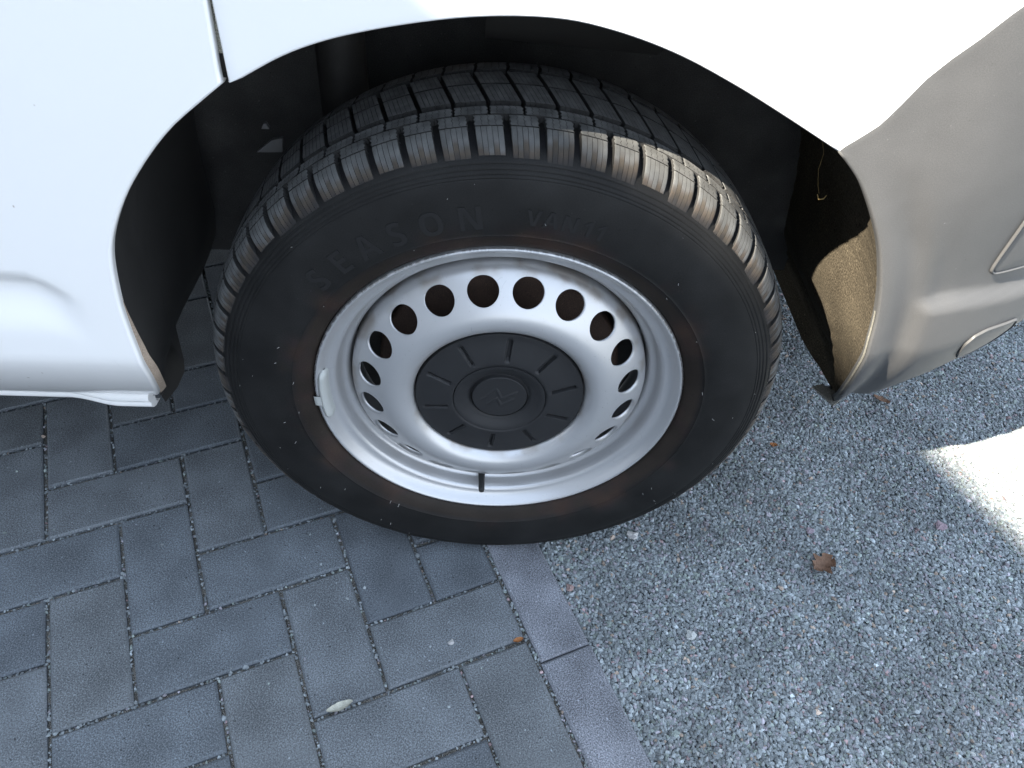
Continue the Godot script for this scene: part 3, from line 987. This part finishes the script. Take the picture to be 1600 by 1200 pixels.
func disc_point(m: MB, s: float, a: float, drop := 0.0) -> int:
	var e := disc_at(s)
	var p: Vector2 = e[0] - e[1] * drop
	# brake dust and rust bleeding in patches from the cap and from the seam with the barrel
	var at := Vector3(p.x * sin(a), p.x * cos(a), p.y)
	if not grime: grime = noise(61, 22.0, 4)
	var near: float = maxf(smooth01(0.1130, 0.1030, p.x), smooth01(0.168, 0.179, p.x))
	var g := clampf(grime.get_noise_3dv(at) * 1.5 + 0.18, 0.0, 0.6) * near
	return m.vert(at, Vector3(e[1].x * sin(a), e[1].x * cos(a), e[1].y).normalized(), Color.WHITE.lerp(Color(0.50, 0.40, 0.30), g))

func rim(w: Node3D) -> void:
	var m := MB.new()
	disc_at(0.0)
	var s_in: float = disc_len[6]; var s_out: float = disc_len[12]; var s_h: float = disc_len[9] - 0.0005
	# plain zones
	for zone in [[0.0, s_in, 16], [s_out, disc_len[-1], 8]]:
		var st := m.v.size()
		var nn: int = zone[2]
		for i in nn + 1:
			for k in 240: disc_point(m, lerpf(zone[0], zone[1], float(i) / nn), TAU * k / 240)
		for i in nn:
			for k in 240:
				var a := st + i * 240 + k; var b := st + i * 240 + (k + 1) % 240
				m.tri(a, a + 240, b); m.tri(b, a + 240, b + 240)
	# pierced zone: 20 sectors, a round hole in each
	var half := PI / 20.0
	var rm := 0.159
	var angles := []
	for k in 48: angles.append(TAU * k / 48.0 - PI)
	for cx in [-1, 1]:
		for cs in [s_in - s_h, s_out - s_h]: angles.append(atan2(cx * half * rm, cs))
	angles.sort()
	for q in 20:
		var mid := (q + 0.5) * TAU / 20.0
		var st := m.v.size()
		var na := angles.size()
		var rings := 7
		for k in na:
			var t: float = angles[k]
			var dx := sin(t); var ds := cos(t)
			var reach := 1e9
			if absf(dx) > 1e-6: reach = min(reach, half * rm / absf(dx))
			if ds > 1e-6: reach = min(reach, (s_out - s_h) / ds)
			elif ds < -1e-6: reach = min(reach, (s_in - s_h) / ds)
			# wall of the hole, its rounded edge, then out to the sector's border
			disc_point(m, s_h + 0.0178 * ds, mid + 0.0178 * dx / rm, 0.0050)
			disc_point(m, s_h + 0.0178 * ds, mid + 0.0178 * dx / rm, 0.0008)
			for g in rings:
				var d: float = lerpf(0.0184, reach, pow(g / float(rings - 1), 1.3))
				disc_point(m, s_h + d * ds, mid + d * dx / rm)
		for i in range(na * 9):
			if i % 9 == 0 or i % 9 == 1:
				var k := i / 9
				var t: float = angles[k]
				m.n[st + i] = Vector3.ZERO if i % 9 == 0 else m.n[st + i]
		for k in na:
			for g in rings + 1:
				var a := st + k * 9 + g; var b := st + ((k + 1) % na) * 9 + g
				m.tri(a, a + 1, b); m.tri(b, a + 1, b + 1)
	part("wheel_disc", m.mesh(), mats.silver, w)
	var b := MB.new()
	b.lathe([Vector2(0.2190, -0.0120), Vector2(0.2203, -0.0070), Vector2(0.2205, -0.0025), Vector2(0.2200, -0.0004), Vector2(0.2186, 0.0008), Vector2(0.2170, 0.0006), Vector2(0.2152, -0.0012), Vector2(0.2125, -0.0060), Vector2(0.2095, -0.0105), Vector2(0.2060, -0.0132), Vector2(0.2025, -0.0140), Vector2(0.1995, -0.0150), Vector2(0.1972, -0.0182), Vector2(0.1955, -0.0240), Vector2(0.1942, -0.0300), Vector2(0.1922, -0.0335), Vector2(0.1890, -0.0345), Vector2(0.1865, -0.0355), Vector2(0.1845, -0.0385), Vector2(0.1832, -0.0440), Vector2(0.1828, -0.0600), Vector2(0.1820, -0.1200), Vector2(0.205, -0.150), Vector2(0.218, -0.185)], 240)
	part("rim_barrel", b.mesh(), mats.silver, w)
	# bare worn metal on the flange edge
	var e := MB.new()
	var f := noise(9, 40.0, 2)
	for k in 720:
		var a0 := TAU * k / 720.0
		if f.get_noise_1d(k * 0.011 * 20.0) < -0.05: continue
		var a1 := TAU * (k + 1) / 720.0
		var q := []
		for a in [a0, a1]:
			for p in [Vector2(0.2208, -0.0012), Vector2(0.2200, 0.0003), Vector2(0.2189, 0.0013)]: q.append(Vector3(p.x * sin(a), p.x * cos(a), p.y))
		e.quad(q[0], q[3], q[4], q[1]); e.quad(q[1], q[4], q[5], q[2])
	part("flange_edge", e.mesh(), mats.chipped, w)
	# balance weight clipped on the flange
	var bw := MB.new()
	var rows := []
	for k in 25:
		var t := k / 24.0
		var a: float = lerpf(deg_to_rad(-102.0), deg_to_rad(-80.5), t)
		var e2: float = sqrt(maxf(0.0, 1.0 - pow(maxf(0.0, absf(t - 0.5) - 0.36) / 0.14, 2.0)))
		var row := PackedVector3Array()
		for p in [Vector2(0.2155, -0.0040), Vector2(0.2150, 0.0020), Vector2(0.2120, 0.0030), Vector2(0.2080, -0.0010), Vector2(0.2060, -0.0060), Vector2(0.2052, -0.0150)]:
			var c := Vector2(0.2105, -0.0090)
			var z: Vector2 = c + (p - c) * (0.25 + 0.75 * e2)
			row.append(Vector3(z.x * sin(a), z.x * cos(a), z.y))
		rows.append(row)
	bw.grid(rows)
	part("balance_weight", bw.mesh(), mats.weight, w)
	var clip := MB.new()
	clip.lathe([Vector2(0.2235, -0.002), Vector2(0.2225, 0.0022), Vector2(0.2185, 0.0030), Vector2(0.2140, 0.0030)], 6, [], deg_to_rad(-94.5), deg_to_rad(-90.5))
	part("weight_clip", clip.mesh(), mats.weight, w)
	# valve
	var va := MB.new()
	var ang := deg_to_rad(185.2)
	var dir := Vector3(sin(ang), cos(ang), 0)
	va.tube([dir * 0.1880 + Vector3(0, 0, -0.045), dir * 0.1860 + Vector3(0, 0, -0.030), dir * 0.1850 + Vector3(0, 0, -0.012), dir * 0.1848 + Vector3(0, 0, -0.002), dir * 0.1848 + Vector3(0, 0, 0.001)], [0.0056, 0.0048, 0.0042, 0.0042, 0.0034], 14)
	part("valve_stem", va.mesh(), mats.valve, w)
	var bd := MB.new()
	bd.lathe([Vector2(0.02, -0.055), Vector2(0.09, -0.055), Vector2(0.145, -0.060), Vector2(0.150, -0.062), Vector2(0.150, -0.085), Vector2(0.05, -0.09)], 64)
	var ds := MB.new()  # unseen dark disc, added behind the holes so that they look black
	ds.lathe([Vector2(0.05, -0.098), Vector2(0.165, -0.098), Vector2(0.1815, -0.092)], 48)
	part("hole_backing", ds.mesh(), mats.under, w)
	part("brake_disc", bd.mesh(), mats.rust, w)

func emblem_height(p: Vector2) -> float:
	var h := 0.0
	for s in [[Vector2(-0.0215, -0.004), Vector2(-0.004, 0.0135)], [Vector2(-0.004, 0.0135), Vector2(0.002, -0.002)], [Vector2(0.002, -0.002), Vector2(0.0205, 0.0085)], [Vector2(-0.0150, -0.0125), Vector2(-0.003, -0.001)], [Vector2(-0.003, -0.001), Vector2(0.002, -0.0135)], [Vector2(0.002, -0.0135), Vector2(0.0165, -0.004)]]:
		var d: Vector2 = s[1] - s[0]
		var t: float = clamp((p - s[0]).dot(d) / d.length_squared(), 0.0, 1.0)
		h = max(h, smooth01(0.0021, 0.0011, (p - s[0] - d * t).length()))
	return h * 0.0008

func cap_height(r: float, a: float) -> float:
	var z := 0.0
	if r > 0.0565: z = lerpf(0.0015, -0.0040, smooth01(0.0565, 0.102, r))
	elif r > 0.0555: z = -0.0018
	elif r > 0.036: z = -0.0055 + 0.0070 * smooth01(0.036, 0.0555, r)
	elif r > 0.0345: z = -0.0075
	else: z = -0.0035
	if r > 0.064 and r < 0.0935:
		# ten radial slots, ramped: deep at one wall and running out at the other
		var p := fposmod(a - deg_to_rad(5.0) + PI / 10.0, TAU / 10.0) - PI / 10.0
		var x := p * r
		if absf(x) < 0.0030: z -= 0.0050 * (0.35 if x < -0.0008 else 1.0)
	return z

func cap(w: Node3D) -> void:
	var m := MB.new()
	var rows := []
	var rs := [0.0345, 0.03451, 0.0360]
	for k in range(1, 10): rs.append(0.036 + 0.0194 * k / 9.0)
	for v in [0.0555, 0.05551, 0.0565, 0.05651, 0.060, 0.0639, 0.0641]: rs.append(v)
	for k in range(1, 8): rs.append(0.0641 + 0.0292 * k / 8.0)
	for v in [0.0934, 0.0936, 0.098, 0.1005, 0.1018]: rs.append(v)
	for r in rs:
		var row := PackedVector3Array()
		for k in 900:
			var a := TAU * k / 900.0
			row.append(Vector3(r * sin(a), r * cos(a), cap_height(r, a)))
		rows.append(row)
	var edge := PackedVector3Array()
	for k in 900:
		var a := TAU * k / 900.0
		edge.append(Vector3(0.1024 * sin(a), 0.1024 * cos(a), -0.012))
	rows.append(edge)
	m.grid(rows, true)
	part("wheel_cap", m.mesh(), mats.cap, w)
	var e := MB.new()
	var er := []
	for j in 35:
		var row := PackedVector3Array()
		var r: float = 0.0341 * (j + 0.02) / 34.0
		for k in 120:
			var a := TAU * k / 120.0
			var z: float = -0.0030 + emblem_height(Vector2(r * sin(a), r * cos(a))) - (0.003 if j == 34 else 0.0)
			row.append(Vector3(r * sin(a), r * cos(a), z))
		er.append(row)
	e.grid(er, true)
	part("emblem", e.mesh(), mats.cap, w)

# ---------------------------------------------------------------- litter
func leaf_mesh(l: float, wd: float, curl: float, lobed: float, seed_: int) -> ArrayMesh:
	var m := MB.new()
	var f := noise(seed_, 0.8, 2)
	for side in [0.0, -0.0006]:
		var rows := []
		for i in 17:
			var t := i / 16.0
			var row := PackedVector3Array()
			var ww := wd * pow(sin(PI * clamp(t * 0.96 + 0.02, 0, 1)), 0.7) * (1.0 + lobed * sin(t * 17.0))
			for j in 9:
				var s := (j - 4) / 4.0
				row.append(Vector3((t - 0.5) * l, 0.0025 + side + curl * (s * s * 0.5 + pow(t - 0.5, 2) * 1.4) * wd + 0.0012 * f.get_noise_2d(t * 9.0, s * 4.0), s * ww / 2 * (1.0 + 0.3 * lobed * f.get_noise_2d(t * 12.0, 3.0))))
			rows.append(row)
		m.grid(rows)
	return m.mesh()

func lay(called: String, label: String, category: String, m: Mesh, mt: Material, p: Vector3, turn: float, group := "") -> void:
	var o := MeshInstance3D.new()
	o.name = called; o.mesh = m; o.material_override = mt
	add_child(o, true)
	o.transform = Transform3D(Basis(Vector3.UP, turn), p)
	tag(o, label, category, group)

func litter() -> void:
	var r := RandomNumberGenerator.new(); r.seed = 77
	lay("dry_leaf", "crumpled brown dry leaf lying on the open gravel", "leaf", leaf_mesh(0.038, 0.030, 0.55, 0.35, 3), mats.leaf_brown, Vector3(0.507, -0.001, 0.021), 0.5)
	lay("dry_leaf", "slender pale leaf lying along a brick joint", "leaf", leaf_mesh(0.034, 0.011, 0.5, 0.0, 4), mats.leaf_pale, Vector3(-0.191, 0.001, 0.241), 0.42)
	lay("dry_leaf", "tiny orange leaf in the joint next to the edging strip", "leaf", leaf_mesh(0.015, 0.007, 0.4, 0.0, 5), mats.leaf_orange, Vector3(0.040, 0.0, 0.147), 0.3)
	lay("dry_leaf", "narrow brown leaf on the gravel under the bumper", "leaf", leaf_mesh(0.030, 0.012, 0.5, 0.1, 6), mats.leaf_brown, Vector3(0.728, 0.0, -0.335), -0.6)
	lay("dry_leaf", "small rust brown leaf scrap on gravel to the right of the tyre", "leaf", leaf_mesh(0.013, 0.009, 0.4, 0.2, 7), mats.leaf_orange, Vector3(0.493, 0.0, -0.218), -0.2)
	var big := pebble(r)
	for e in [["pale stone", "pale flat stone touching the tyre on the gravel", Vector3(0.222, 0.0, -0.028), 0.0085, Color(0.42, 0.45, 0.45)], ["purple", "purple grey stone on the gravel near the sunlit patch", Vector3(0.728, -0.001, -0.059), 0.0085, Color(0.20, 0.155, 0.18)], ["white", "white chip of stone on a brick left of the edging strip", Vector3(-0.052, 0.001, 0.151), 0.0042, Color(0.55, 0.56, 0.55)], ["rose", "rose coloured pebble on the gravel next to the edging strip", Vector3(0.118, -0.001, 0.063), 0.0060, Color(0.24, 0.17, 0.16)], ["lilac", "small lilac pebble above the brown leaf on the gravel", Vector3(0.508, -0.001, -0.045), 0.0060, Color(0.22, 0.185, 0.22)], ["light", "whitish stone in the middle of the gravel below the tyre", Vector3(0.285, -0.001, 0.135), 0.0075, Color(0.33, 0.35, 0.35)]]:
		var pm := mat("stone_" + e[0], e[4], 0.85, 0.0, tex.stone2, 0.1)
		var o := MeshInstance3D.new()
		o.name = "pebble"; o.mesh = big; o.material_override = pm
		add_child(o, true)
		o.transform = Transform3D(Basis.from_euler(Vector3(0.1, r.randf() * TAU, 0.1)).scaled_local(Vector3(e[3], e[3] * 0.7, e[3])), e[2])
		tag(o, e[1], "pebble")
	# a hair-thin thread with a curl of straw hanging in the arch
	var t := MB.new()
	t.tube([Vector3(0.3013, 0.6559, -0.05), Vector3(0.3073, 0.6425, -0.05), Vector3(0.3080, 0.625, -0.05), Vector3(0.3137, 0.607, -0.05), Vector3(0.318, 0.598, -0.05)], [0.0002, 0.0002, 0.0002, 0.0002, 0.0002], 5)
	t.tube([Vector3(0.3165, 0.597, -0.05), Vector3(0.3190, 0.592, -0.049), Vector3(0.3240, 0.5925, -0.049), Vector3(0.3265, 0.596, -0.05)], [0.0005, 0.0008, 0.0008, 0.0005], 6)
	var so := part("straw_thread", t.mesh(), mats.straw, self)
	tag(so, "thin golden straw thread hanging inside the dark wheel arch", "straw")
